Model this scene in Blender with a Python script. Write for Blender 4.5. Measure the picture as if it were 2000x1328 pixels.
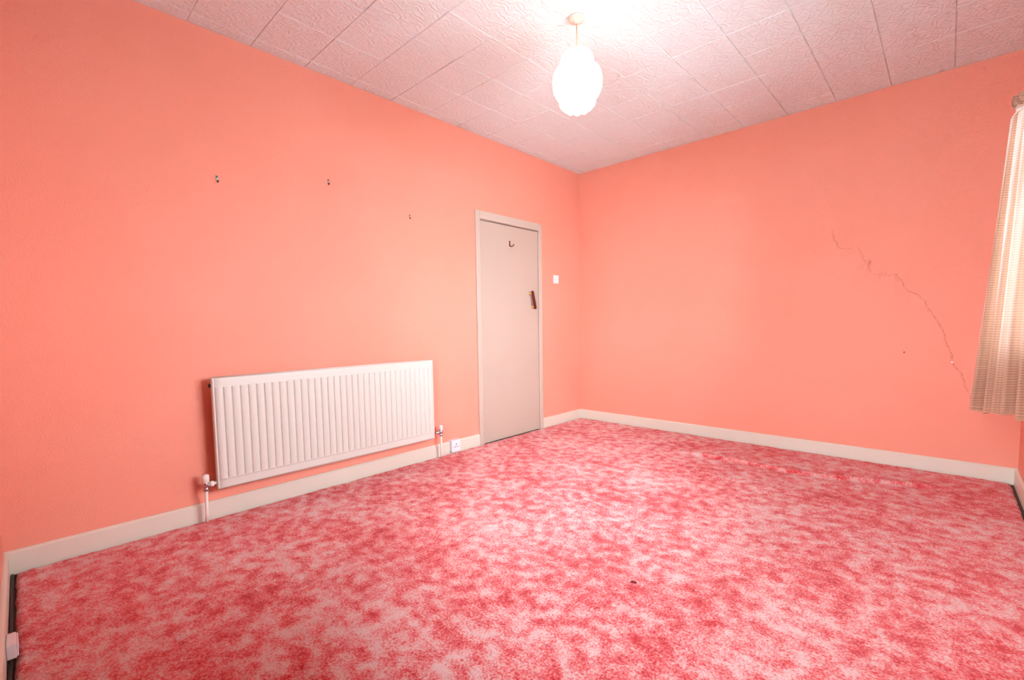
import bpy, bmesh, math, random
import numpy as np
from mathutils import Vector, Matrix, noise

for o in list(bpy.data.objects):
    bpy.data.objects.remove(o)
SC = bpy.context.scene
COL = SC.collection
random.seed(7)
PI = math.pi

# ------------------------------------------------------------------ camera
CAM = Vector((3.00743, -4.32286, 1.06650))
YAW, PITCH, ROLL = math.radians(43.2289), math.radians(-4.0726), math.radians(-0.8982)
FPX, SHY = 902.405, 33.377
fw = Vector((-math.sin(YAW) * math.cos(PITCH), math.cos(YAW) * math.cos(PITCH), math.sin(PITCH)))
r0 = Vector((math.cos(YAW), math.sin(YAW), 0))
u0 = r0.cross(fw)
rt = math.cos(ROLL) * r0 + math.sin(ROLL) * u0
up = -math.sin(ROLL) * r0 + math.cos(ROLL) * u0
cd = bpy.data.cameras.new('camera')
cam = bpy.data.objects.new('camera', cd)
COL.objects.link(cam)
cam.matrix_world = Matrix(((rt.x, up.x, -fw.x, CAM.x), (rt.y, up.y, -fw.y, CAM.y), (rt.z, up.z, -fw.z, CAM.z), (0, 0, 0, 1)))
cd.sensor_fit = 'HORIZONTAL'
cd.sensor_width = 36
cd.lens = FPX / 2000 * 36
cd.shift_y = SHY / 2000
cd.clip_start = 0.01
SC.camera = cam

# ------------------------------------------------------------------ world, exposure
SKY = (0.85, 0.96, 1.03)
SKY_STRENGTH = 14.0
LAMP_STRENGTH = 2.7
EXPOSURE = 0.90
w = bpy.data.worlds.new('sky')
SC.world = w
w.use_nodes = True
bg = w.node_tree.nodes['Background']
bg.inputs[0].default_value = (*SKY, 1)
bg.inputs[1].default_value = SKY_STRENGTH
SC.view_settings.view_transform = 'Standard'
SC.view_settings.look = 'None'
SC.view_settings.gamma = 1
SC.view_settings.exposure = EXPOSURE
SC.view_settings.use_curve_mapping = False
SC.cycles.use_denoising = True
SC.cycles.max_bounces = 7
SC.cycles.diffuse_bounces = 4
SC.cycles.caustics_reflective = False
SC.cycles.caustics_refractive = False
SC.cycles.use_adaptive_sampling = True
SC.cycles.adaptive_threshold = 0.12
SC.cycles.adaptive_min_samples = 12
SC.cycles.transmission_bounces = 8
SC.cycles.transparent_max_bounces = 8
SC.cycles.sample_clamp_indirect = 12

# room: left wall x=0, back wall y=0, window wall x=W, near wall y=-L
W, L, H = 3.376, 4.432, 2.70
WY0, WY1, WZ0, WZ1 = -2.95, -0.88, 0.88, 2.11     # window opening

# the window opening guides the sky's light samples
WX0, WX1, VZ0, VZ1 = 1.60, 3.05, 0.55, 2.10    # unseen second window, added behind the camera to light back wall and carpet
def portal(loc, rot, sx, sy):
    pl = bpy.data.lights.new('window_portal', 'AREA')
    pl.shape = 'RECTANGLE'
    pl.size, pl.size_y = sx, sy
    pl.cycles.is_portal = True
    po = bpy.data.objects.new('window_portal', pl)
    COL.objects.link(po)
    po.location = loc
    po.rotation_euler = rot
portal((W + 0.10, (WY0 + WY1) / 2, (WZ0 + WZ1) / 2), (0, PI / 2, 0), WZ1 - WZ0, WY1 - WY0)
portal(((WX0 + WX1) / 2, -L - 0.10, (VZ0 + VZ1) / 2), (PI / 2, 0, 0), WX1 - WX0, VZ1 - VZ0)

# ------------------------------------------------------------------ materials
def mat(name, color, rough=0.6, metallic=0.0, spec=0.5):
    m = bpy.data.materials.new(name)
    m.use_nodes = True
    b = m.node_tree.nodes['Principled BSDF']
    b.inputs['Base Color'].default_value = (*color, 1)
    b.inputs['Roughness'].default_value = rough
    b.inputs['Metallic'].default_value = metallic
    b.inputs['Specular IOR Level'].default_value = spec
    return m

def N(m, t, **kw):
    n = m.node_tree.nodes.new(t)
    for k, v in kw.items():
        if k in n.inputs:
            n.inputs[k].default_value = v
        else:
            setattr(n, k, v)
    return n

def LK(m, a, ao, b, bi):
    m.node_tree.links.new(a.outputs[ao], b.inputs[bi])

def P(m):
    return m.node_tree.nodes['Principled BSDF']

def ramp(m, stops):
    n = m.node_tree.nodes.new('ShaderNodeValToRGB')
    e = n.color_ramp.elements
    while len(e) < len(stops):
        e.new(0.5)
    for i, (p, c) in enumerate(stops):
        e[i].position = p
        e[i].color = (*c, 1)
    return n

def coords(m, scale=(1, 1, 1), which='Object'):
    tc = N(m, 'ShaderNodeTexCoord')
    mp = N(m, 'ShaderNodeMapping')
    mp.inputs['Scale'].default_value = scale
    LK(m, tc, which, mp, 'Vector')
    return mp

def noise_bump(m, scale, strength, dist=0.002, detail=3):
    mp = coords(m)
    n = N(m, 'ShaderNodeTexNoise', Scale=scale, Detail=detail)
    LK(m, mp, 0, n, 'Vector')
    b = N(m, 'ShaderNodeBump', Strength=strength, Distance=dist)
    LK(m, n, 'Fac', b, 'Height')
    LK(m, b, 0, P(m), 'Normal')
    return n, b

# coral emulsion over an embossed paper
M_wall = mat('coral_wall_paint', (0.90, 0.36, 0.27), 0.75, spec=0.25)
mp = coords(M_wall)
n1 = N(M_wall, 'ShaderNodeTexNoise', Scale=1.3, Detail=4)
LK(M_wall, mp, 0, n1, 'Vector')
rp = ramp(M_wall, [(0.3, (0.875, 0.340, 0.246)), (0.7, (0.88, 0.360, 0.270))])
LK(M_wall, n1, 'Fac', rp, 'Fac')
LK(M_wall, rp, 0, P(M_wall), 'Base Color')
n2 = N(M_wall, 'ShaderNodeTexNoise', Scale=130.0, Detail=2)
LK(M_wall, mp, 0, n2, 'Vector')
n3 = N(M_wall, 'ShaderNodeTexNoise', Scale=9.0, Detail=3)
LK(M_wall, mp, 0, n3, 'Vector')
b1 = N(M_wall, 'ShaderNodeBump', Strength=0.6, Distance=0.003)
LK(M_wall, n2, 'Fac', b1, 'Height')
b2 = N(M_wall, 'ShaderNodeBump', Strength=0.25, Distance=0.01)
LK(M_wall, n3, 'Fac', b2, 'Height')
LK(M_wall, b1, 0, b2, 'Normal')
LK(M_wall, b2, 0, P(M_wall), 'Normal')

# off-white gloss woodwork
M_gloss = mat('cream_gloss_paint', (0.74, 0.71, 0.61), 0.38)
noise_bump(M_gloss, 40, 0.08)
M_door = mat('door_paint', (0.53, 0.445, 0.37), 0.42)
noise_bump(M_door, 25, 0.08)
M_frame = mat('door_frame_paint', (0.57, 0.495, 0.42), 0.4)
noise_bump(M_frame, 40, 0.08)
M_rad = mat('radiator_enamel', (0.68, 0.69, 0.63), 0.35)
noise_bump(M_rad, 60, 0.04)
M_white = mat('white_plastic', (0.82, 0.84, 0.88), 0.3)
M_whitecap = mat('cream_plastic', (0.86, 0.83, 0.76), 0.35)
M_chrome = mat('chrome', (0.55, 0.56, 0.58), 0.18, 1.0)
M_brass = mat('brass', (0.72, 0.36, 0.10), 0.3, 1.0)
M_brown = mat('brown_handle', (0.10, 0.010, 0.004), 0.5, spec=0.25)
M_bronze = mat('dark_bronze', (0.22, 0.07, 0.03), 0.4, 0.7)
M_dark = mat('dark_gap', (0.05, 0.035, 0.03), 0.9)
M_black = mat('black_rubber', (0.02, 0.02, 0.022), 0.55)
M_steel = mat('dull_steel', (0.35, 0.32, 0.30), 0.45, 0.8)
M_crack = mat('bare_plaster_in_crack', (0.36, 0.10, 0.07), 0.95)
M_filler = mat('white_filler', (0.9, 0.88, 0.86), 0.8)
M_ground = mat('pale_paving', (0.58, 0.58, 0.57), 0.9)
noise_bump(M_ground, 3, 0.2)
M_board = mat('floor_boards', (0.10, 0.06, 0.045), 0.9)
mp = coords(M_board, (1, 12, 1))
nz = N(M_board, 'ShaderNodeTexNoise', Scale=6.0, Detail=4)
LK(M_board, mp, 0, nz, 'Vector')
rp = ramp(M_board, [(0.3, (0.05, 0.03, 0.025)), (0.7, (0.13, 0.085, 0.06))])
LK(M_board, nz, 'Fac', rp, 'Fac')
LK(M_board, rp, 0, P(M_board), 'Base Color')
M_sill = mat('dark_sill_varnish', (0.09, 0.045, 0.03), 0.35)
noise_bump(M_sill, 30, 0.1)

# ceiling: embossed tiles painted white
M_tile = mat('embossed_ceiling_tile', (0.76, 0.88, 0.90), 0.8, spec=0.2)
mp = coords(M_tile, (1, 1, 1), 'Object')
nz = N(M_tile, 'ShaderNodeTexNoise', Scale=20.0, Detail=2, Distortion=1.8)
LK(M_tile, mp, 0, nz, 'Vector')
vz = N(M_tile, 'ShaderNodeTexWave', Scale=9.0, Distortion=14.0, Detail=2.0)
vz.inputs['Detail Scale'].default_value = 1.6
LK(M_tile, mp, 0, vz, 'Vector')
ma = N(M_tile, 'ShaderNodeMath', operation='ADD')
LK(M_tile, nz, 'Fac', ma, 0)
LK(M_tile, vz, 'Fac', ma, 1)
bp = N(M_tile, 'ShaderNodeBump', Strength=0.32, Distance=0.007)
LK(M_tile, ma, 0, bp, 'Height')
LK(M_tile, bp, 0, P(M_tile), 'Normal')
M_ceil = mat('ceiling_backing', (0.74, 0.72, 0.72), 0.9)

# carpet: mottled rose pile
M_carpet = mat('rose_mottled_carpet', (0.7, 0.2, 0.2), 0.95, spec=0.1)
mp = coords(M_carpet, (1, 1, 1))
na = N(M_carpet, 'ShaderNodeTexNoise', Scale=15.0, Detail=5, Roughness=0.60)
LK(M_carpet, mp, 0, na, 'Vector')
nl = N(M_carpet, 'ShaderNodeTexNoise', Scale=2.4, Detail=2)
LK(M_carpet, mp, 0, nl, 'Vector')
nb = N(M_carpet, 'ShaderNodeTexNoise', Scale=120.0, Detail=3, Roughness=0.7)
LK(M_carpet, mp, 0, nb, 'Vector')
mx = N(M_carpet, 'ShaderNodeMath', operation='MULTIPLY_ADD')
mx.inputs[1].default_value = 0.75
LK(M_carpet, nb, 'Fac', mx, 0)
LK(M_carpet, na, 'Fac', mx, 2)
mx2 = N(M_carpet, 'ShaderNodeMath', operation='MULTIPLY_ADD')
mx2.inputs[1].default_value = 0.40
LK(M_carpet, nl, 'Fac', mx2, 0)
LK(M_carpet, mx, 0, mx2, 2)
rp = ramp(M_carpet, [(0.0, (0.56, 0.008, 0.016)), (0.28, (0.77, 0.060, 0.072)), (0.52, (0.83, 0.19, 0.20)), (0.76, (0.85, 0.39, 0.39)), (1.0, (0.86, 0.60, 0.595))])
mr = N(M_carpet, 'ShaderNodeMapRange')
mr.inputs['From Min'].default_value = 0.83
mr.inputs['From Max'].default_value = 1.25
LK(M_carpet, mx2, 0, mr, 0)
LK(M_carpet, mr, 0, rp, 'Fac')
LK(M_carpet, rp, 0, P(M_carpet), 'Base Color')
P(M_carpet).inputs['Sheen Weight'].default_value = 0.25
P(M_carpet).inputs['Sheen Roughness'].default_value = 0.5
nc = N(M_carpet, 'ShaderNodeTexNoise', Scale=330.0, Detail=2)
LK(M_carpet, mp, 0, nc, 'Vector')
bp = N(M_carpet, 'ShaderNodeBump', Strength=0.8, Distance=0.006)
LK(M_carpet, nc, 'Fac', bp, 'Height')
LK(M_carpet, bp, 0, P(M_carpet), 'Normal')

# glass pane and opal lamp glass
M_glass = bpy.data.materials.new('window_glass')
M_glass.use_nodes = True
nt = M_glass.node_tree
nt.nodes.remove(nt.nodes['Principled BSDF'])
out = nt.nodes['Material Output']
tr = nt.nodes.new('ShaderNodeBsdfTransparent')
gl = nt.nodes.new('ShaderNodeBsdfGlossy')
gl.inputs['Roughness'].default_value = 0.02
fr = nt.nodes.new('ShaderNodeFresnel')
fr.inputs['IOR'].default_value = 1.45
ms = nt.nodes.new('ShaderNodeMixShader')
nt.links.new(fr.outputs[0], ms.inputs[0])
nt.links.new(tr.outputs[0], ms.inputs[1])
nt.links.new(gl.outputs[0], ms.inputs[2])
nt.links.new(ms.outputs[0], out.inputs['Surface'])

M_opal = mat('lit_opal_glass', (0.95, 0.93, 0.88), 0.25)
P(M_opal).inputs['Emission Color'].default_value = (1.0, 0.86, 0.66, 1)
P(M_opal).inputs['Emission Strength'].default_value = LAMP_STRENGTH
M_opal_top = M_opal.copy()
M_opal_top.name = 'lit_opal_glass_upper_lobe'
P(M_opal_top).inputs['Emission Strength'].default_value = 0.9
M_cord = mat('cream_flex', (0.75, 0.50, 0.32), 0.5)
M_rose = mat('cream_rose_plastic', (0.80, 0.66, 0.57), 0.4)

# curtain: loosely woven cream cloth that lets light through
M_curt = bpy.data.materials.new('woven_cream_curtain')
M_curt.use_nodes = True
nt = M_curt.node_tree
out = nt.nodes['Material Output']
pb = nt.nodes['Principled BSDF']
pb.inputs['Roughness'].default_value = 0.9
pb.inputs['Specular IOR Level'].default_value = 0.1
uvn = nt.nodes.new('ShaderNodeUVMap')
sep = nt.nodes.new('ShaderNodeSeparateXYZ')
nt.links.new(uvn.outputs[0], sep.inputs[0])
def wave(sock, freq):
    a = nt.nodes.new('ShaderNodeMath'); a.operation = 'MULTIPLY'; a.inputs[1].default_value = freq * 2 * PI
    nt.links.new(sep.outputs[sock], a.inputs[0])
    s = nt.nodes.new('ShaderNodeMath'); s.operation = 'SINE'
    nt.links.new(a.outputs[0], s.inputs[0])
    return s
sv = wave(1, 1 / 0.012)
su = wave(0, 1 / 0.014)
mul = nt.nodes.new('ShaderNodeMath'); mul.operation = 'MULTIPLY_ADD'
mul.inputs[1].default_value = 0.35
nt.links.new(su.outputs[0], mul.inputs[0])
nt.links.new(sv.outputs[0], mul.inputs[2])
mr = nt.nodes.new('ShaderNodeMapRange')
mr.inputs['From Min'].default_value = -1.2
mr.inputs['From Max'].default_value = 1.2
nt.links.new(mul.outputs[0], mr.inputs[0])
cr = nt.nodes.new('ShaderNodeValToRGB')
cr.color_ramp.elements[0].color = (0.40, 0.20, 0.115, 1)
cr.color_ramp.elements[1].color = (0.66, 0.41, 0.285, 1)
nt.links.new(mr.outputs[0], cr.inputs[0])
nt.links.new(cr.outputs[0], pb.inputs['Base Color'])
bp = nt.nodes.new('ShaderNodeBump')
bp.inputs['Strength'].default_value = 0.4
bp.inputs['Distance'].default_value = 0.003
nt.links.new(mr.outputs[0], bp.inputs['Height'])
nt.links.new(bp.outputs[0], pb.inputs['Normal'])
tl = nt.nodes.new('ShaderNodeBsdfTranslucent')
tl.inputs['Color'].default_value = (0.85, 0.84, 0.82, 1)
ms = nt.nodes.new('ShaderNodeMixShader')
ms.inputs[0].default_value = 0.27
nt.links.new(pb.outputs[0], ms.inputs[1])
nt.links.new(tl.outputs[0], ms.inputs[2])
nt.links.new(ms.outputs[0], out.inputs['Surface'])

# ------------------------------------------------------------------ mesh helpers
def link(o, parent=None):
    COL.objects.link(o)
    if parent is not None:
        o.parent = parent
    return o

def from_bm(name, bm, m, parent=None, smooth=False):
    me = bpy.data.meshes.new(name)
    bmesh.ops.recalc_face_normals(bm, faces=bm.faces)
    bm.to_mesh(me)
    bm.free()
    if smooth:
        for p in me.polygons:
            p.use_smooth = True
    me.materials.append(m)
    return link(bpy.data.objects.new(name, me), parent)

def box(bm, lo, hi, bevel=0.0, seg=2):
    c = [(a + b) / 2 for a, b in zip(lo, hi)]
    s = [b - a for a, b in zip(lo, hi)]
    res = bmesh.ops.create_cube(bm, size=1.0)
    vs = res['verts']
    for v in vs:
        v.co = Vector((v.co.x * s[0] + c[0], v.co.y * s[1] + c[1], v.co.z * s[2] + c[2]))
    if bevel > 0:
        es = list({e for v in vs for e in v.link_edges})
        bmesh.ops.bevel(bm, geom=es, offset=bevel, segments=seg, affect='EDGES', profile=0.5)

def boxobj(name, lo, hi, m, parent=None, bevel=0.0, seg=2):
    bm = bmesh.new()
    box(bm, lo, hi, bevel, seg)
    return from_bm(name, bm, m, parent)

def tube(bm, pts, rad, n=12, cap=True):
    pts = [Vector(p) for p in pts]
    rads = rad if isinstance(rad, (list, tuple)) else [rad] * len(pts)
    rings = []
    ref = None
    for i, p in enumerate(pts):
        t = (pts[min(i + 1, len(pts) - 1)] - pts[max(i - 1, 0)]).normalized()
        if ref is None:
            ref = Vector((0, 0, 1)) if abs(t.z) < 0.9 else Vector((1, 0, 0))
        a = (ref - t * ref.dot(t)).normalized()
        b = t.cross(a)
        ref = a
        rings.append([bm.verts.new(p + rads[i] * (math.cos(2 * PI * k / n) * a + math.sin(2 * PI * k / n) * b)) for k in range(n)])
    for r1, r2 in zip(rings, rings[1:]):
        for k in range(n):
            bm.faces.new((r1[k], r1[(k + 1) % n], r2[(k + 1) % n], r2[k]))
    if cap:
        bm.faces.new(rings[0][::-1])
        bm.faces.new(rings[-1])

def tubeobj(name, pts, rad, m, parent=None, n=12):
    bm = bmesh.new()
    tube(bm, pts, rad, n)
    return from_bm(name, bm, m, parent, smooth=True)

def lathe(bm, prof, center, axis='z', n=32, mod=None):
    """prof: (radius, height) pairs"""
    c = Vector(center)
    rings = []
    for j, (r, h) in enumerate(prof):
        ring = []
        for k in range(n):
            a = 2 * PI * k / n
            rr = r * (mod(j, a) if mod else 1.0)
            x, y = rr * math.cos(a), rr * math.sin(a)
            if axis == 'z': v = Vector((x, y, h))
            elif axis == 'x': v = Vector((h, x, y))
            else: v = Vector((x, h, y))
            ring.append(bm.verts.new(c + v))
        rings.append(ring)
    for r1, r2 in zip(rings, rings[1:]):
        for k in range(n):
            bm.faces.new((r1[k], r1[(k + 1) % n], r2[(k + 1) % n], r2[k]))
    return rings

def latheobj(name, prof, center, m, parent=None, axis='z', n=32, mod=None, caps=True):
    bm = bmesh.new()
    rings = lathe(bm, prof, center, axis, n, mod)
    if caps:
        bm.faces.new(rings[0][::-1])
        bm.faces.new(rings[-1])
    return from_bm(name, bm, m, parent, smooth=True)

def grid_mesh(name, xs, ys, fn, m, parent=None, smooth=True):
    """grid over parameters xs, ys; fn(X, Y) -> (x, y, z) arrays"""
    X, Y = np.meshgrid(xs, ys)
    a, b, c = fn(X, Y)
    co = np.stack([a, b, c], -1).reshape(-1, 3)
    nx, ny = len(xs), len(ys)
    i = np.arange(nx * ny).reshape(ny, nx)
    f = np.stack([i[:-1, :-1], i[:-1, 1:], i[1:, 1:], i[1:, :-1]], -1).reshape(-1, 4)
    me = bpy.data.meshes.new(name)
    me.vertices.add(len(co))
    me.vertices.foreach_set('co', co.astype(np.float32).ravel())
    me.loops.add(f.size)
    me.loops.foreach_set('vertex_index', f.astype(np.int32).ravel())
    me.polygons.add(len(f))
    me.polygons.foreach_set('loop_start', np.arange(0, f.size, 4, dtype=np.int32))
    me.polygons.foreach_set('loop_total', np.full(len(f), 4, dtype=np.int32))
    me.update(calc_edges=True)
    me.validate()
    if smooth:
        me.polygons.foreach_set('use_smooth', np.ones(len(f), dtype=bool))
    me.materials.append(m)
    return link(bpy.data.objects.new(name, me), parent)

def structure(o, label=None, cat=None):
    o['kind'] = 'structure'
    if label:
        o['label'] = label
    if cat:
        o['category'] = cat
    return o

def tag(o, label, cat, group=None):
    o['label'] = label
    o['category'] = cat
    if group:
        o['group'] = group
    return o

def empty(name, loc):
    o = bpy.data.objects.new(name, None)
    o.empty_display_size = 0.05
    COL.objects.link(o)
    o.location = loc
    return o

def adopt(root, *objs):
    """parent meshes built in world coordinates under an Empty without moving them"""
    for o in objs:
        o.parent = root
        o.matrix_parent_inverse = Matrix.Translation(-Vector(root.location))

# ------------------------------------------------------------------ room shell
T = 0.14
FLZ = -0.014
structure(boxobj('floor', (-T, -L - T, FLZ - 0.1), (W + 0.3, T, FLZ), M_board), 'dark floor boards showing in the gap round the carpet', 'floor')

structure(boxobj('ground', (-14, -22, -0.55), (22, 14, -0.45), M_ground), 'pale paving outside the windows', 'ground')  # added out of view to weaken the light coming up through the windows

DY0, DY1, DZ = -1.520, -0.728, 1.988      # door opening
bm = bmesh.new()
box(bm, (-T, -L - T, FLZ), (0, DY0, H))
box(bm, (-T, DY1, FLZ), (0, T, H))
box(bm, (-T, DY0, DZ), (0, DY1, H))
box(bm, (-T - .06, DY0 - .1, FLZ), (-T, DY1 + .1, H))  # unseen slab added behind the door to block sky through its gaps
structure(from_bm('wall_left', bm, M_wall), 'coral pink papered wall with the radiator and the door', 'wall')

# back wall: face displaced along the crack, slab behind
CR = [(2.352, 1.715), (2.362, 1.668), (2.389, 1.603), (2.444, 1.595), (2.51, 1.594), (2.532, 1.532), (2.562, 1.464), (2.596, 1.392), (2.635, 1.389), (2.678, 1.38), (2.734, 1.376), (2.765, 1.34), (2.793, 1.262), (2.848, 1.232), (2.892, 1.186), (2.912, 1.129), (2.941, 1.077), (2.97, 1.031), (2.997, 0.957), (3.013, 0.883), (3.042, 0.81), (3.044, 0.764), (3.059, 0.733), (3.09, 0.698), (3.105, 0.64), (3.123, 0.582), (3.15, 0.50)]
def crack_path():
    rnd = random.Random(3)
    pts = []
    for (a, b), (c, d) in zip(CR, CR[1:]):
        n = 4
        for i in range(n):
            t = i / n
            pts.append((a + (c - a) * t + rnd.uniform(-.004, .004), b + (d - b) * t + rnd.uniform(-.004, .004)))
    pts.append(CR[-1])
    return pts
CP = crack_path()
cpa = np.array(CP)
def back_face(X, Z):
    flat = np.stack([X.ravel(), Z.ravel()], -1)
    near = (flat[:, 0] > 2.1) & (flat[:, 1] > 0.3) & (flat[:, 1] < 2.0)
    dep = np.zeros(len(flat))
    p = flat[near]
    d = np.full(len(p), 9.0)
    side = np.zeros(len(p))
    for (a, b) in zip(cpa, cpa[1:]):
        ab = b - a
        t = np.clip(((p - a) @ ab) / (ab @ ab), 0, 1)
        q = a + t[:, None] * ab
        dd = np.hypot(*(p - q).T)
        s = np.sign(ab[0] * (p[:, 1] - a[1]) - ab[1] * (p[:, 0] - a[0]))
        m = dd < d
        d[m] = dd[m]
        side[m] = s[m]
    h = 0.008 * np.exp(-(d / 0.030) ** 2) * np.where(side < 0, 1.0, 0.4) - 0.004 * np.exp(-(d / 0.006) ** 2)
    # blistered plaster below the upper part of the crack
    for bx, bz, r, hh in [(2.54, 1.43, .035, .010), (2.565, 1.475, .02, .009), (2.63, 1.37, .02, .006), (2.72, 1.33, .03, .007), (2.735, 1.25, .03, .004), (2.56, 1.27, .03, .004), (2.50, 1.20, .05, .003), (2.56, 1.15, .05, .003), (2.66, 1.12, .06, .003), (2.42, 1.39, .03, .003), (2.45, 1.30, .05, .002), (2.76, 1.10, .05, .002)]:
        h += 1.8 * hh * np.exp(-(((p[:, 0] - bx) / (r * .7)) ** 2 + ((p[:, 1] - bz) / (r * 1.4)) ** 2))
    dep[near] = h
    dep = dep.reshape(X.shape)
    # the plaster is not dead flat
    und = 0.0025 * np.sin(X * 2.1 + 0.6) * np.sin(Z * 1.7 + 1.1)
    edge = np.clip(np.minimum(np.minimum(X, W - X), np.minimum(Z, H - Z)) / 0.2, 0, 1)
    return X, -(dep + und * edge), Z
xs = np.unique(np.concatenate([np.linspace(-T, 2.1, 60), np.linspace(2.1, 3.25, 190), np.linspace(3.25, W + 0.3, 10)]))
zs = np.unique(np.concatenate([np.linspace(FLZ, 0.35, 12), np.linspace(0.35, 1.9, 230), np.linspace(1.9, H, 20)]))
wb = structure(grid_mesh('wall_back', xs, zs, back_face, M_wall), 'coral wall with a long jagged crack beside the curtain', 'wall')
structure(boxobj('backing', (-T, 0.012, FLZ), (W + 0.3, T, H), M_wall, wb))

def crack_depth(x, z):
    a, b, c = back_face(np.array([[x]]), np.array([[z]]))
    return float(b[0, 0])
# crack line itself: dark ribbon, its colour standing in for the gap's shade
bm = bmesh.new()
prev = None
n = len(CP)
rnd = random.Random(5)
for i, (x, z) in enumerate(CP):
    x0, z0 = CP[max(i - 1, 0)]
    x1, z1 = CP[min(i + 1, n - 1)]
    t = Vector((x1 - x0, z1 - z0)).normalized()
    f = i / (n - 1)
    wd = (0.0010 + 0.0016 * min(1, max(0, (f - 0.35) / 0.15)) * (1 if f < .97 else .4)) * rnd.uniform(.6, 1.4)
    y = crack_depth(x, z) - 0.0035
    a = bm.verts.new((x - t.y * wd, y, z + t.x * wd))
    b = bm.verts.new((x + t.y * wd, y, z - t.x * wd))
    c = bm.verts.new((x, y + 0.004, z))
    if prev:
        bm.faces.new((prev[0], a, c, prev[2]))
        bm.faces.new((prev[2], c, b, prev[1]))
    prev = (a, b, c)
from_bm('crack', bm, M_crack, wb)['label'] = 'dark jagged crack in the plaster'
# lifted flakes of paint along the upper crack
for k, (x, z, s, ang) in enumerate([(2.535, 1.455, .022, 0.2), (2.575, 1.480, .014, -0.6), (2.645, 1.395, .014, 0.5), (2.672, 1.392, .012, -0.2)]):
    bm = bmesh.new()
    y = crack_depth(x, z)
    pts = []
    for j in range(7):
        a = 2 * PI * j / 7 + ang
        rr = s * (0.75 + 0.35 * math.sin(3 * a + k))
        pts.append((x + rr * .6 * math.cos(a), y - 0.004 - 0.007 * (0.5 + 0.5 * math.cos(a - ang)), z + rr * 1.2 * math.sin(a)))
    top = [bm.verts.new(p) for p in pts]
    bot = [bm.verts.new((p[0], y + 0.003, p[2])) for p in pts]
    bm.faces.new(top)
    for j in range(7):
        bm.faces.new((top[j], top[(j + 1) % 7], bot[(j + 1) % 7], bot[j]))
    from_bm('paint_flake', bm, M_wall, wb)
latheobj('filler_spot', [(0.0075, 0.002), (0.007, -0.003), (0.003, -0.005)], (3.044, crack_depth(3.044, .764), .764), M_filler, wb, 'y', 12)['label'] = 'small white dab of filler on the crack'
latheobj('paint_chip', [(0.007, 0.002), (0.006, -0.0015), (0.002, -0.002)], (2.794, crack_depth(2.794, .822), .822), mat('chip_red', (0.62, 0.10, 0.06), .8), wb, 'y', 8)

# window wall with its opening
XO = W + 0.26
bm = bmesh.new()
box(bm, (W, -L - T, FLZ), (XO, WY0, H))
box(bm, (W, WY1, FLZ), (XO, T, H))
box(bm, (W, WY0, FLZ), (XO, WY1, WZ0 - 0.02))
box(bm, (W, WY0, WZ1), (XO, WY1, H))
structure(from_bm('wall_right', bm, M_wall), 'coral wall with the window, behind the curtain', 'wall')
bm = bmesh.new()
box(bm, (-T, -L - T, FLZ), (WX0, -L, H))
box(bm, (WX1, -L - T, FLZ), (W + 0.3, -L, H))
box(bm, (WX0, -L - T, FLZ), (WX1, -L, VZ0 - 0.02))
box(bm, (WX0, -L - T, VZ1), (WX1, -L, H))
structure(from_bm('wall_front', bm, M_wall), 'coral wall at the near left edge', 'wall')

# ------------------------------------------------------------------ ceiling tiles
ce = structure(boxobj('ceiling', (-T, -L - T, H + 0.012), (W + 0.3, T, H + 0.1), M_ceil), 'ceiling of white embossed square tiles', 'ceiling')
TX, X0 = 0.3215, 0.092
TY, Y0 = 0.3105, -3.612
xe = [0.0] + [X0 + i * TX for i in range(0, 11) if X0 + i * TX < W - 0.01] + [W]
ye = sorted([-L, 0.0] + [Y0 + j * TY for j in range(-4, 14) if -L + 0.02 < Y0 + j * TY < -0.02])
tile_cache = {}
def tile_mesh(sx, sy):
    key = (round(sx, 3), round(sy, 3))
    if key not in tile_cache:
        bm = bmesh.new()
        g, d = 0.0004, 0.0040
        rings = []
        for inset, z in ((g, 0.013), (g, 0.0032), (g + d, 0.0)):
            hx, hy = sx / 2 - inset, sy / 2 - inset
            rings.append([bm.verts.new(p) for p in ((-hx, -hy, z), (hx, -hy, z), (hx, hy, z), (-hx, hy, z))])
        for a, b in zip(rings, rings[1:]):
            for k in range(4):
                bm.faces.new((a[k], a[(k + 1) % 4], b[(k + 1) % 4], b[k]))
        bm.faces.new(rings[-1])
        bmesh.ops.recalc_face_normals(bm, faces=bm.faces)
        for f in bm.faces:
            if f.normal.z > 0.5:
                f.normal_flip()
        me = bpy.data.meshes.new('ceiling_tile')
        bm.to_mesh(me)
        bm.free()
        me.materials.append(M_tile)
        tile_cache[key] = me
    return tile_cache[key]
rnd = random.Random(11)
for xa, xb in zip(xe, xe[1:]):
    for ya, yb in zip(ye, ye[1:]):
        o = bpy.data.objects.new('ceiling_tile', tile_mesh(xb - xa, yb - ya))
        o.location = ((xa + xb) / 2, (ya + yb) / 2, H + rnd.uniform(-.0008, .0008))
        o.rotation_euler = (rnd.uniform(-.004, .004), rnd.uniform(-.004, .004), 0)
        link(o, ce)

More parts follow.
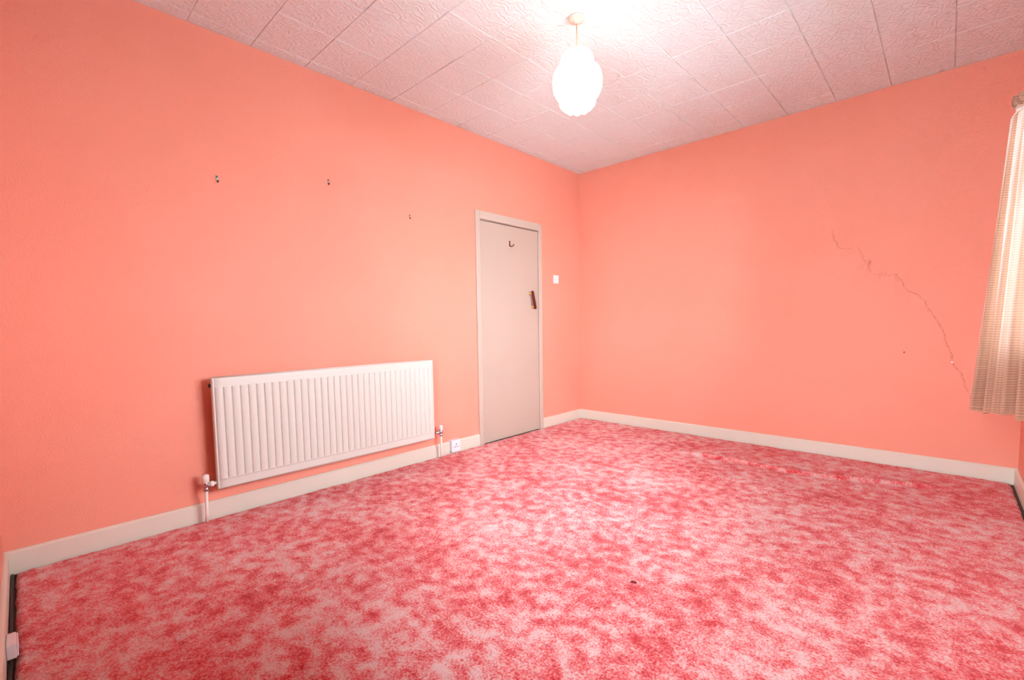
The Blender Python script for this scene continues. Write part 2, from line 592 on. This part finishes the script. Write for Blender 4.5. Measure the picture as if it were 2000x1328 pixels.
# ------------------------------------------------------------------ skirting boards
def skirting(name, axis, fixed, a, b, label, h=0.094, t=0.016):
    """axis 'y': runs along y on plane x=fixed; sign of t points into the room"""
    prof = [(0, FLZ), (t, FLZ), (t, h - 0.010), (t * 0.55, h - 0.002), (t * 0.3, h), (0, h)]
    bm = bmesh.new()
    ends = []
    for s in (a, b):
        ring = []
        for d, z in prof:
            ring.append(bm.verts.new((fixed + d, s, z) if axis == 'y' else (s, fixed + d, z)))
        ends.append(ring)
    n = len(prof)
    for k in range(n):
        bm.faces.new((ends[0][k], ends[0][(k + 1) % n], ends[1][(k + 1) % n], ends[1][k]))
    bm.faces.new(ends[0][::-1])
    bm.faces.new(ends[1])
    return structure(from_bm(name, bm, M_gloss), label, 'skirting board')
skirting('baseboard_left', 'y', 0, -L, -1.572, 'long cream skirting board running under the radiator')
skirting('baseboard_left', 'y', 0, -0.680, 0, 'short cream skirting board between the door and the corner')
skirting('baseboard_back', 'x', 0, 0.016, W, 'cream skirting board along the cracked wall', t=-0.016)
skirting('baseboard_right', 'y', W, -L, -0.016, 'cream skirting board below the window', t=-0.016)
skirting('baseboard_front', 'x', -L, 0.016, 2.0, 'cream skirting board at the near left corner', t=0.016)

# ------------------------------------------------------------------ window
def window(name, label, a0, a1, z0w, z1w, place):
    """place(depth, along) -> (x, y); depth is measured outwards from the room face"""
    mx, my = place(0.03, (a0 + a1) / 2)
    win = structure(empty(name, (mx, my, z0w)), label, 'window')
    def part(nm, d0, d1, p0, p1, z0, z1, m=M_gloss, bevel=0.004):
        xa, ya = place(d0, p0)
        xb, yb = place(d1, p1)
        o = boxobj(nm, (min(xa, xb), min(ya, yb), z0), (max(xa, xb), max(ya, yb), z1), m, bevel=bevel)
        adopt(win, o)
    zt = z0w + (z1w - z0w) * 0.68
    F, f0, f1 = 0.055, 0.025, 0.085
    part('frame', f0, f1, a0, a0 + F, z0w, z1w)
    part('frame', f0, f1, a1 - F, a1, z0w, z1w)
    part('frame', f0, f1, a0 + F, a1 - F, z1w - F, z1w)
    part('frame', f0, f1, a0 + F, a1 - F, z0w, z0w + F)
    n = max(2, round((a1 - a0) / 0.95))
    cell = (a1 - a0 - 2 * F) / n
    for i in range(n):
        b0 = a0 + F + i * cell + (0.03 if i else 0)
        b1 = a0 + F + (i + 1) * cell - (0.03 if i < n - 1 else 0)
        if i:
            part('mullion', f0 + .005, f1 - .005, b0 - .06, b0, z0w + F, z1w - F)
        part('transom', f0 + .008, f1 - .008, b0, b1, zt, zt + .05)
        part('pane', .053, .057, b0, b1, z0w + F, zt, M_glass, 0)
        part('pane', .053, .057, b0, b1, zt + .05, z1w - F, M_glass, 0)
    part('window_sill', -0.048, f0, a0 - 0.06, a1 + 0.06, z0w - 0.03, z0w, M_sill, 0.006)
window('window_1', 'bright white-framed window behind the curtain', WY0, WY1, WZ0, WZ1, lambda d, p: (W + d, p))
window('window_2', 'tall white-framed window in the near wall', WX0, WX1, VZ0, VZ1, lambda d, p: (p, -L - d))

# ------------------------------------------------------------------ door
door = structure(empty('door_1', (0, (DY0 + DY1) / 2, 0)), 'plain cream flush door in the left wall beside the corner', 'door')
def dpart(o):
    adopt(door, o)
    return o
leaf = dpart(boxobj('door_leaf', (-0.040, DY0 + 0.0042, -0.006), (0.004, DY1 - 0.0042, DZ - 0.010), M_door, bevel=0.002))
for lo, hi in (((-T, DY0, FLZ), (0.0, DY0 + 0.003, DZ)), ((-T, DY1 - 0.003, FLZ), (0.0, DY1, DZ)), ((-T, DY0 + .003, DZ - 0.003), (0.0, DY1 - .003, DZ))):
    dpart(boxobj('door_lining', lo, hi, M_frame))
FY0, FY1, FZ = -1.570, -0.681, 2.058
dpart(boxobj('architrave', (0, FY0, FLZ), (0.018, DY0, FZ), M_frame, bevel=0.004))
dpart(boxobj('architrave', (0, DY1, FLZ), (0.018, FY1, FZ - .004), M_frame, bevel=0.004))
dpart(boxobj('architrave', (0, DY0, DZ), (0.018, DY1, FZ), M_frame, bevel=0.004))
for hz in (1.80, 0.305):
    hg = tubeobj('hinge', [(0.006, DY0 + 0.003, hz - 0.045), (0.006, DY0 + 0.003, hz + 0.045)], 0.006, M_door, n=10)
    dpart(hg)
    for dz in (-0.050, -0.022, 0.022):
        k = latheobj('knuckle_gap', [(0.0064, -0.004), (0.0064, 0.004)], (0.006, DY0 + 0.003, hz + dz), M_steel, n=10)
        k.parent = hg
# pull handle: two brass posts and a brown bar, fixed on the slant
hd = empty('door_handle', (0.002, -0.842, 1.30))
hd.parent = door
hd.matrix_parent_inverse = Matrix.Translation(-Vector(door.location))
tilt = math.radians(-14)
def hp(x, s):       # s along the handle
    return (x, -s * math.sin(-tilt), s * math.cos(tilt))
for s in (-0.066, 0.066):
    bm = bmesh.new()
    a = Vector(hp(0.0, s))
    lathe_prof = [(0.015, 0.0), (0.015, 0.004), (0.009, 0.007), (0.008, 0.034)]
    rings = lathe(bm, lathe_prof, a, 'x', 16)
    bm.faces.new(rings[0]); bm.faces.new(rings[-1])
    from_bm('handle_post', bm, M_brass, hd, True)
bm = bmesh.new()
tube(bm, [hp(0.042, s) for s in (-0.090, -0.087, -0.075, 0.075, 0.087, 0.090)], [0.007, 0.0115, 0.0135, 0.0135, 0.0115, 0.007], 14)
from_bm('handle_bar', bm, M_brown, hd, True)['label'] = 'dark brown grip of the door handle'
# coat hook
ch = empty('coat_hook', (0.002, -1.135, 1.815))
ch.parent = door
ch.matrix_parent_inverse = Matrix.Translation(-Vector(door.location))
bm = bmesh.new()
box(bm, (0, -0.008, -0.024), (0.004, 0.008, 0.028), 0.0015)
from_bm('hook_plate', bm, M_bronze, ch)
tubeobj('hook_arm', [(0.003, 0, -0.012), (0.014, 0, -0.024), (0.028, 0.004, -0.028), (0.040, 0.008, -0.020), (0.046, 0.010, -0.008)], [.005, .005, .0045, .0045, .0055], M_bronze, ch, 10)

# ------------------------------------------------------------------ radiator
rad = tag(empty('radiator', (0, -2.87, 0.17)), 'white panel radiator with vertical flutes fixed to the coral wall', 'radiator')
RY0, RY1, RZ0, RZ1 = -3.622, -2.124, 0.176, 0.797
RXB, RXF = 0.066, 0.094
GP, G0 = 0.0423, -3.568
def rpanel(Y, Z):
    g = (Y - G0) / GP
    k = np.round(g)
    inside = (k >= -0.5) & (G0 + k * GP < RY1 - 0.012)
    off = (Y - (G0 + k * GP)) / 0.0052
    v = np.clip(1 - np.abs(off), 0, 1) ** 1.2
    fade = np.clip((Z - 0.226) / 0.014, 0, 1) * np.clip((0.748 - Z) / 0.008, 0, 1)
    d = 0.0065 * v * fade * inside
    # flutes stand slightly proud of the top and bottom channels
    step = 0.004 * np.clip((Z - 0.222) / 0.008, 0, 1) * np.clip((0.750 - Z) / 0.005, 0, 1) * np.clip((Y - RY0 - .012) / 0.004, 0, 1) * np.clip((RY1 - .012 - Y) / 0.004, 0, 1)
    lip = 0.006 * (np.exp(-((Z - RZ1 + .006) / .006) ** 2) + np.exp(-((Z - RZ0 - .006) / .006) ** 2))
    edge = np.minimum(np.minimum(Y - RY0, RY1 - Y), np.minimum(Z - RZ0, RZ1 - Z))
    rnd_ = -0.010 * np.clip(1 - edge / 0.006, 0, 1) ** 2
    seam = -0.004 * np.exp(-((Y - RY0 - .013) / .002) ** 2) - 0.004 * np.exp(-((RY1 - .013 - Y) / .002) ** 2)
    return RXF - d + step + rnd_ + seam, Y, Z
ysr = [RY0, RY0 + .001, RY0 + .002, RY0 + .004, RY0 + .006, RY0 + .0095, RY0 + .0115, RY0 + .013, RY0 + .0145, RY0 + .0165]
k = 0
while G0 + k * GP < RY1 - 0.012:
    c = G0 + k * GP
    ysr += [c + s * 0.0052 for s in (-1.05, -.8, -.55, -.3, -.12, 0, .12, .3, .55, .8, 1.05)] + [c + GP / 2]
    k += 1
ysr += [RY1 - .0165, RY1 - .0145, RY1 - .013, RY1 - .0115, RY1 - .0095, RY1 - .006, RY1 - .004, RY1 - .002, RY1 - .001, RY1]
ysr = np.unique(np.array([y for y in ysr if RY0 <= y <= RY1]))
zsr = np.unique(np.concatenate([RZ0 + np.array([0, .001, .002, .004, .006, .01, .03]), np.linspace(.220, .242, 12), np.linspace(.26, .72, 8), np.linspace(.738, .752, 14), RZ1 - np.array([0, .001, .002, .004, .006, .01, .03])]))
fp = grid_mesh('front_panel', ysr, zsr, rpanel, M_rad, None)
adopt(rad, fp)
bm = bmesh.new()
box(bm, (RXB, RY0 + .001, RZ0 + .001), (RXF - .0095, RY1 - .001, RZ1 - .001), 0.003)
o = from_bm('back_panel', bm, M_rad); adopt(rad, o)
# rolled top edge
for z in (RZ1 - .003, RZ0 + .003):
    o = tubeobj('rolled_edge', [(RXB + .012, RY0 + .004, z), (RXB + .012, RY1 - .004, z)], 0.0085, M_rad); adopt(rad, o)
for y in (RY0 + .008, RY1 - .008):
    o = latheobj('end_plug', [(0.011, -0.014), (0.011, 0.010), (0.006, 0.014)], (RXB - .004, y, 0.755), M_black if y < -3 else M_rad, None, 'y', 14)
    adopt(rad, o)
for y in (-3.40, -2.34):
    bm = bmesh.new()
    box(bm, (.0005, y - .018, 0.24), (0.006, y + .018, 0.74), .001)
    box(bm, (.0005, y - .018, 0.70), (RXB, y + .018, 0.706), 0)
    box(bm, (.0005, y - .018, 0.28), (RXB, y + .018, 0.286), 0)
    o = from_bm('wall_bracket', bm, M_rad); adopt(rad, o)
def valve(y, side, lockshield):
    x = 0.074
    zc = 0.212
    ps = []
    ps.append(tubeobj('supply_pipe', [(x - .01, y - .004 * side, 0.0035), (x - .006, y - .002 * side, .05), (x, y, zc - .02)], 0.0078, M_whitecap))
    ps.append(latheobj('pipe_collar', [(.013, -.034), (.0145, -.03), (.0145, -.016), (.010, -.012)], (x, y, zc), M_chrome, n=8))
    ps.append(latheobj('valve_body', [(.010, -.014), (.0135, -.010), (.0135, .010), (.011, .014)], (x, y, zc), M_chrome, n=16))
    bm = bmesh.new()
    s = side
    d = 0.052
    pr = [(.009, 0), (.010, .010 * s), (.0095, .018 * s), (.0155, .0185 * s), (.0155, .036 * s), (.009, .037 * s), (.009, d * s)]
    rings = lathe(bm, pr, (x, y, zc), 'y', 12)
    bm.faces.new(rings[0]); bm.faces.new(rings[-1])
    ps.append(from_bm('union_nut', bm, M_whitecap if lockshield else M_chrome, None, True))
    if lockshield:
        pr = [(.012, .012), (.0165, .016), (.0175, .050), (.0155, .056), (.006, .058)]
    else:
        pr = [(.010, .012), (.0145, .016), (.0145, .046), (.0125, .051), (.005, .053)]
    ps.append(latheobj('valve_cap', pr, (x, y, zc), M_whitecap if lockshield else M_white, n=20))
    adopt(rad, ps[0], ps[2])
    for q in (ps[1], ps[3], ps[4]):
        q.parent = ps[2]
valve(RY0 - .050, 1, True)
valve(RY1 + .075, -1, False)

# ------------------------------------------------------------------ electrical fittings
sw = tag(empty('light_switch', (0.0, -0.437, 1.527)), 'small white light switch on the wall right of the door', 'light switch')
bm = bmesh.new(); box(bm, (0, -.043, -.043), (0.010, .043, .043), 0.004, 3)
from_bm('plate', bm, M_white, sw)
bm = bmesh.new()
v = [(.009, -.011, -.018), (.009, .011, -.018), (.009, .011, .018), (.009, -.011, .018), (.016, -.010, -.017), (.016, .010, -.017), (.011, .010, .017), (.011, -.010, .017)]
vs = [bm.verts.new(p) for p in v]
for f in ((0, 1, 2, 3), (4, 5, 6, 7), (0, 1, 5, 4), (1, 2, 6, 5), (2, 3, 7, 6), (3, 0, 4, 7)):
    bm.faces.new([vs[i] for i in f])
from_bm('rocker', bm, M_white, sw)
for s in (-1, 1):
    latheobj('screw', [(.0035, .009), (.0035, .0106), (.002, .011)], (0, s * .030, 0), M_steel, sw, 'x', 10)

so = tag(empty('wall_socket', (0.016, -1.872, 0.004)), 'white power socket on the skirting between radiator and door', 'socket')
bm = bmesh.new(); box(bm, (-.016, -.045, .006), (0.022, .045, .102), 0.004, 2)
from_bm('back_box', bm, M_white, so)
bm = bmesh.new(); box(bm, (0.022, -.047, .004), (0.031, .047, .104), 0.0035, 3)
from_bm('plate', bm, M_white, so)
for (y, z, a, b) in ((0, .066, .0035, .0065), (-.011, .045, .0055, .003), (.011, .045, .0055, .003)):
    bm = bmesh.new(); box(bm, (.0305, y - a, z - b), (.0314, y + a, z + b))
    from_bm('pin_hole', bm, M_black, so)
bm = bmesh.new(); box(bm, (.030, .019, .062), (.035, .031, .080), .0015)
from_bm('rocker', bm, M_white, so)
for s in (-1, 1):
    latheobj('screw', [(.0035, .030), (.0035, .0316), (.002, .032)], (0, s * .031, .048), M_steel, so, 'x', 10)

# three picture hooks left in the wall
def picture_hook(y, z, label, s=1.0, tiltv=0.0):
    e = tag(empty('picture_hook', (0, y, z)), label, 'picture hook', 'picture hooks left in the coral wall')
    bm = bmesh.new(); box(bm, (0, -.006 * s, -.012 * s), (.002, .006 * s, .020 * s), .0006)
    from_bm('hook_plate', bm, M_steel, e)
    tubeobj('nail', [(-.004, 0, .006), (.006, 0, .013), (.010, 0, .016)], .0022, M_black, e, 8)
    tubeobj('hook', [(.0018, 0, -.009 * s), (.008, 0, -.016 * s), (.013, 0, -.013 * s), (.014, 0, -.006 * s)], .0032, M_bronze, e, 8)
    e.rotation_euler = (tiltv, 0, 0)
    return e
picture_hook(-3.510, 1.901, 'leftmost picture hook high on the coral wall, with a grey plate', 1.05, .15)
picture_hook(-2.866, 2.018, 'middle and highest of the three picture hooks on the coral wall', 0.95, .05)
picture_hook(-2.236, 1.891, 'small picture hook on the coral wall nearest the door', 0.85, .0)

# ------------------------------------------------------------------ pendant lamp
LX, LY = 1.500, -2.173
lp = tag(empty('pendant_lamp', (LX, LY, H)), 'lit white glass pendant lamp hanging from the tiled ceiling', 'lamp')
latheobj('ceiling_rose', [(.043, .0), (.043, -.010), (.040, -.016), (.030, -.020), (.016, -.023), (.012, -.030), (.006, -.032)], (0, 0, 0), M_rose, lp, n=36)
tubeobj('flex', [(0, 0, -.030), (.003, -.003, -.10), (.006, -.008, -.185)], .0035, M_cord, lp, 10)
# double-lobed shade: fluted glass closing to a scalloped lower rim
prof = [(.020, -.178), (.048, -.182), (.070, -.193), (.084, -.210), (.090, -.230), (.089, -.250), (.084, -.262), (.090, -.266), (.106, -.270), (.119, -.284), (.129, -.308), (.133, -.336), (.1325, -.358), (.127, -.384), (.116, -.408), (.104, -.424), (.097, -.434), (.097, -.446), (.091, -.460), (.081, -.470)]
def flute(j, a):
    if j < 6: k = 0.012
    elif j < 8: k = 0.006
    else: k = 0.012 + 0.10 * max(0, (j - 15) / 4)
    return 1 + k * abs(math.sin(5 * a)) - k * .5
bm = bmesh.new()
off = Vector((.010, -.010, 0))
rings = lathe(bm, prof, off, 'z', 112, flute)
# scalloped rim rolls under and in
last = []
for k in range(112):
    a = 2 * PI * k / 112
    s = abs(math.sin(5 * a))
    last.append(bm.verts.new(off + Vector((.068 * math.cos(a), .068 * math.sin(a), -.472 - .016 * s ** .6))))
for k in range(112):
    bm.faces.new((rings[-1][k], rings[-1][(k + 1) % 112], last[(k + 1) % 112], last[k]))
inner = [bm.verts.new(off + Vector((.056 * math.cos(2 * PI * k / 112), .056 * math.sin(2 * PI * k / 112), -.462))) for k in range(112)]
for k in range(112):
    bm.faces.new((last[k], last[(k + 1) % 112], inner[(k + 1) % 112], inner[k]))
bm.faces.ensure_lookup_table()
shade = from_bm('glass_shade', bm, M_opal, lp, True)
shade['label'] = 'glowing fluted white glass shade with scalloped rim'
shade.data.materials.append(M_opal_top)      # upper lobe set to glow less, so the ceiling is not overlit
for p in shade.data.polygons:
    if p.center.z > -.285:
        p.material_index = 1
latheobj('lamp_holder', [(.018, -.170), (.022, -.178), (.020, -.215), (.017, -.235)], (.008, -.009, 0), M_rose, lp, n=20)
latheobj('bulb', [(.013, -.235), (.016, -.25), (.027, -.285), (.030, -.31), (.026, -.335), (.012, -.352), (.003, -.355)], (.008, -.009, 0), M_opal, lp, n=24)

# ------------------------------------------------------------------ carpet
def carpet(X, Y):
    # edge is cut a little short of the skirting and frays
    rng = np.random.default_rng(4)
    base = 0.0016 * (np.sin(X * 61 + 3 * np.sin(Y * 37)) * np.sin(Y * 53 + 2 * np.sin(X * 41)))
    z = base + rng.normal(0, 0.0009, X.shape)
    # a rucked line along the back wall
    ry = np.where(X < 2.39, -0.665 - 0.008 * np.sin(X * 9), -0.673 + (X - 2.39) * 0.38)
    amp = 0.022 * np.clip((X - 1.25) / 0.35, 0, 1) * np.clip((3.10 - X) / 0.2, 0, 1)
    z = z + amp * np.exp(-((Y - ry) / 0.020) ** 2)
    ry2 = -1.05 + 0.06 * np.sin(X * 2.0)
    z = z + 0.004 * np.exp(-((Y - ry2) / 0.09) ** 2) * np.clip((X - 1.0) / .4, 0, 1) * np.clip((3.1 - X) / .3, 0, 1)
    e = np.minimum(np.minimum(X - X.min(), X.max() - X), np.minimum(Y - Y.min(), Y.max() - Y))
    z = np.where(e < 0.012, z - 0.010 * (1 - e / 0.012), z)
    z = np.where(e <= 0, FLZ + .001, z)
    Xo = X + np.where(e < 0.02, 0.0015 * np.sin(Y * 30) + .0008 * np.sin(Y * 71), 0)
    Yo = Y + np.where(e < 0.02, 0.0015 * np.sin(X * 33) + .0008 * np.sin(X * 67), 0)
    return Xo, Yo, z
cx0, cx1, cy0, cy1 = 0.030, W - 0.030, -L + 0.034, -0.030
xs = np.concatenate([[cx0, cx0 + .002], np.arange(cx0 + .010, cx1 - .006, 0.0085), [cx1 - .002, cx1]])
ys = np.concatenate([[cy0, cy0 + .002], np.arange(cy0 + .010, cy1 - .006, 0.0085), [cy1 - .002, cy1]])
tag(grid_mesh('carpet', xs, ys, carpet, M_carpet), 'rose red mottled fitted carpet covering the whole floor', 'carpet')
bm = bmesh.new()
lathe(bm, [(.011, .0005), (.008, .004), (.003, .0055)], (0, 0, 0), 'z', 10, lambda j, a: 1 + .25 * math.sin(2 * a + 1))
fl = from_bm('lint_crumb', bm, mat('dark_crumb', (.16, .008, .008), .9))
fl.location = (2.11, -2.66, 0.001)
tag(fl, 'tiny dark crumb lying on the open carpet', 'crumb')

# ------------------------------------------------------------------ curtain
cu = tag(empty('curtain', (3.25, -1.05, 0.60)), 'cream woven unlined curtain gathered at the far end of the window', 'curtain')
ZT, ZB = 2.115, 0.600
def curtain_pts(s, z):
    """s runs along the cloth from the far edge to the window edge"""
    f = np.clip((ZT - 0.05 - z) / (ZT - 0.05 - ZB), -0.05, 1.0)
    xo = 3.196 - 0.085 * f
    ax, ay = 3.315, -0.80
    bx, by = xo, -0.96
    ex, ey = 3.318 - .004 * f, -1.22 - 0.12 * f
    t = np.clip(s / 0.3, 0, 1)
    t2 = np.clip((s - 0.3) / 0.7, 0, 1)
    x = np.where(s < 0.3, ax + (bx - ax) * t, bx + (ex - bx) * t2)
    y = np.where(s < 0.3, ay + (by - ay) * t, by + (ey - by) * t2)
    nx = np.where(s < .3, -0.6, -0.75)
    ny = np.where(s < .3, 0.2, -0.66)
    blend = np.clip(np.abs(s - .3) / .06, 0, 1)
    amp = (0.010 + 0.023 * f) * (0.35 + .65 * blend)
    wv = np.sin(2 * PI * 8.5 * s + 0.5 * np.sin(5 * s + 2.5 * f)) + 0.35 * np.sin(2 * PI * 15 * s + 1.3)
    # pinched gathers just under the heading
    pinch = np.exp(-((z - 2.055) / 0.02) ** 2)
    head = np.clip((z - 2.06) / 0.05, 0, 1)
    amp = amp * (1 - .75 * pinch) + head * 0.009
    x = x + nx * amp * wv + 0.018 * pinch * np.where(np.abs(s - .3) < .25, 1, 0.3)
    y = y + ny * amp * wv
    x = np.minimum(x, 3.322)
    zz = z + 0.010 * np.sin(9 * s + 1) * (f > .99) - 0.006 * np.sin(30 * s) * (f > .985)
    return x, y, zz
ns, nzv = 260, 110
ss = np.linspace(0, 1, ns)
zz = np.unique(np.concatenate([np.linspace(ZB, 1.98, 70), np.linspace(1.98, ZT, 40)]))
cl = grid_mesh('cloth', ss, zz, curtain_pts, M_curt)
adopt(cu, cl)
me = cl.data
uv = me.uv_layers.new(name='UVMap')
vi = np.empty(len(me.loops), dtype=np.int32)
me.loops.foreach_get('vertex_index', vi)
uu = (vi % ns) / (ns - 1) * 1.15
vv = zz[vi // ns]
uv.data.foreach_set('uv', np.stack([uu, vv], -1).astype(np.float32).ravel())
# hem and heading tape
def strip(name, za, zb, m, outw):
    def fn(S, Z):
        x, y, z = curtain_pts(S, Z)
        return x - outw, y - outw, z
    o = grid_mesh(name, ss, np.linspace(za, zb, 6), fn, m)
    me = o.data
    uv = me.uv_layers.new(name='UVMap')
    vi = np.empty(len(me.loops), dtype=np.int32)
    me.loops.foreach_get('vertex_index', vi)
    uv.data.foreach_set('uv', np.stack([(vi % ns) / (ns - 1) * 1.15, za + (vi // ns) * (zb - za) / 5], -1).astype(np.float32).ravel())
    adopt(cu, o)
strip('heading_tape', 2.068, ZT, M_curt, 0.003)
# rail and gliders above
rl = tag(empty('curtain_rail', (W, -1.90, 2.13)), 'white curtain rail fixed above the window', 'curtain rail')
o = boxobj('rail', (3.262, -3.15, 2.120), (3.286, -0.74, 2.142), M_white, bevel=.004); adopt(rl, o)
for y in (-0.90, -1.90, -2.95):
    o = boxobj('bracket', (3.286, y - .012, 2.124), (W + .001, y + .012, 2.140), M_white, bevel=.002); adopt(rl, o)
o = boxobj('end_stop', (3.258, -.752, 2.114), (3.290, -.735, 2.147), M_white, bevel=.003); adopt(rl, o)

# ------------------------------------------------------------------ cable at the near left edge
pts = []
for i in range(40):
    t = i / 39
    pts.append((0.04 + 1.25 * t, -L + 0.0225 + 0.001 * math.sin(t * 21), -0.004 + .002 * math.sin(t * 13)))
ca = tubeobj('cable', pts, .0052, M_black, None, 10)
tag(ca, 'black cable running along the foot of the near left skirting', 'cable')
jb = tag(empty('junction_box', (0.80, -L + 0.016, 0.030)), 'small white cable box on the near left skirting', 'junction box')
bm = bmesh.new(); box(bm, (-.045, 0, -.020), (.045, .024, .030), .004)
from_bm('body', bm, M_white, jb)
bm = bmesh.new(); box(bm, (-.040, .024, -.016), (.040, .028, .026), .0015)
from_bm('lid', bm, M_white, jb)
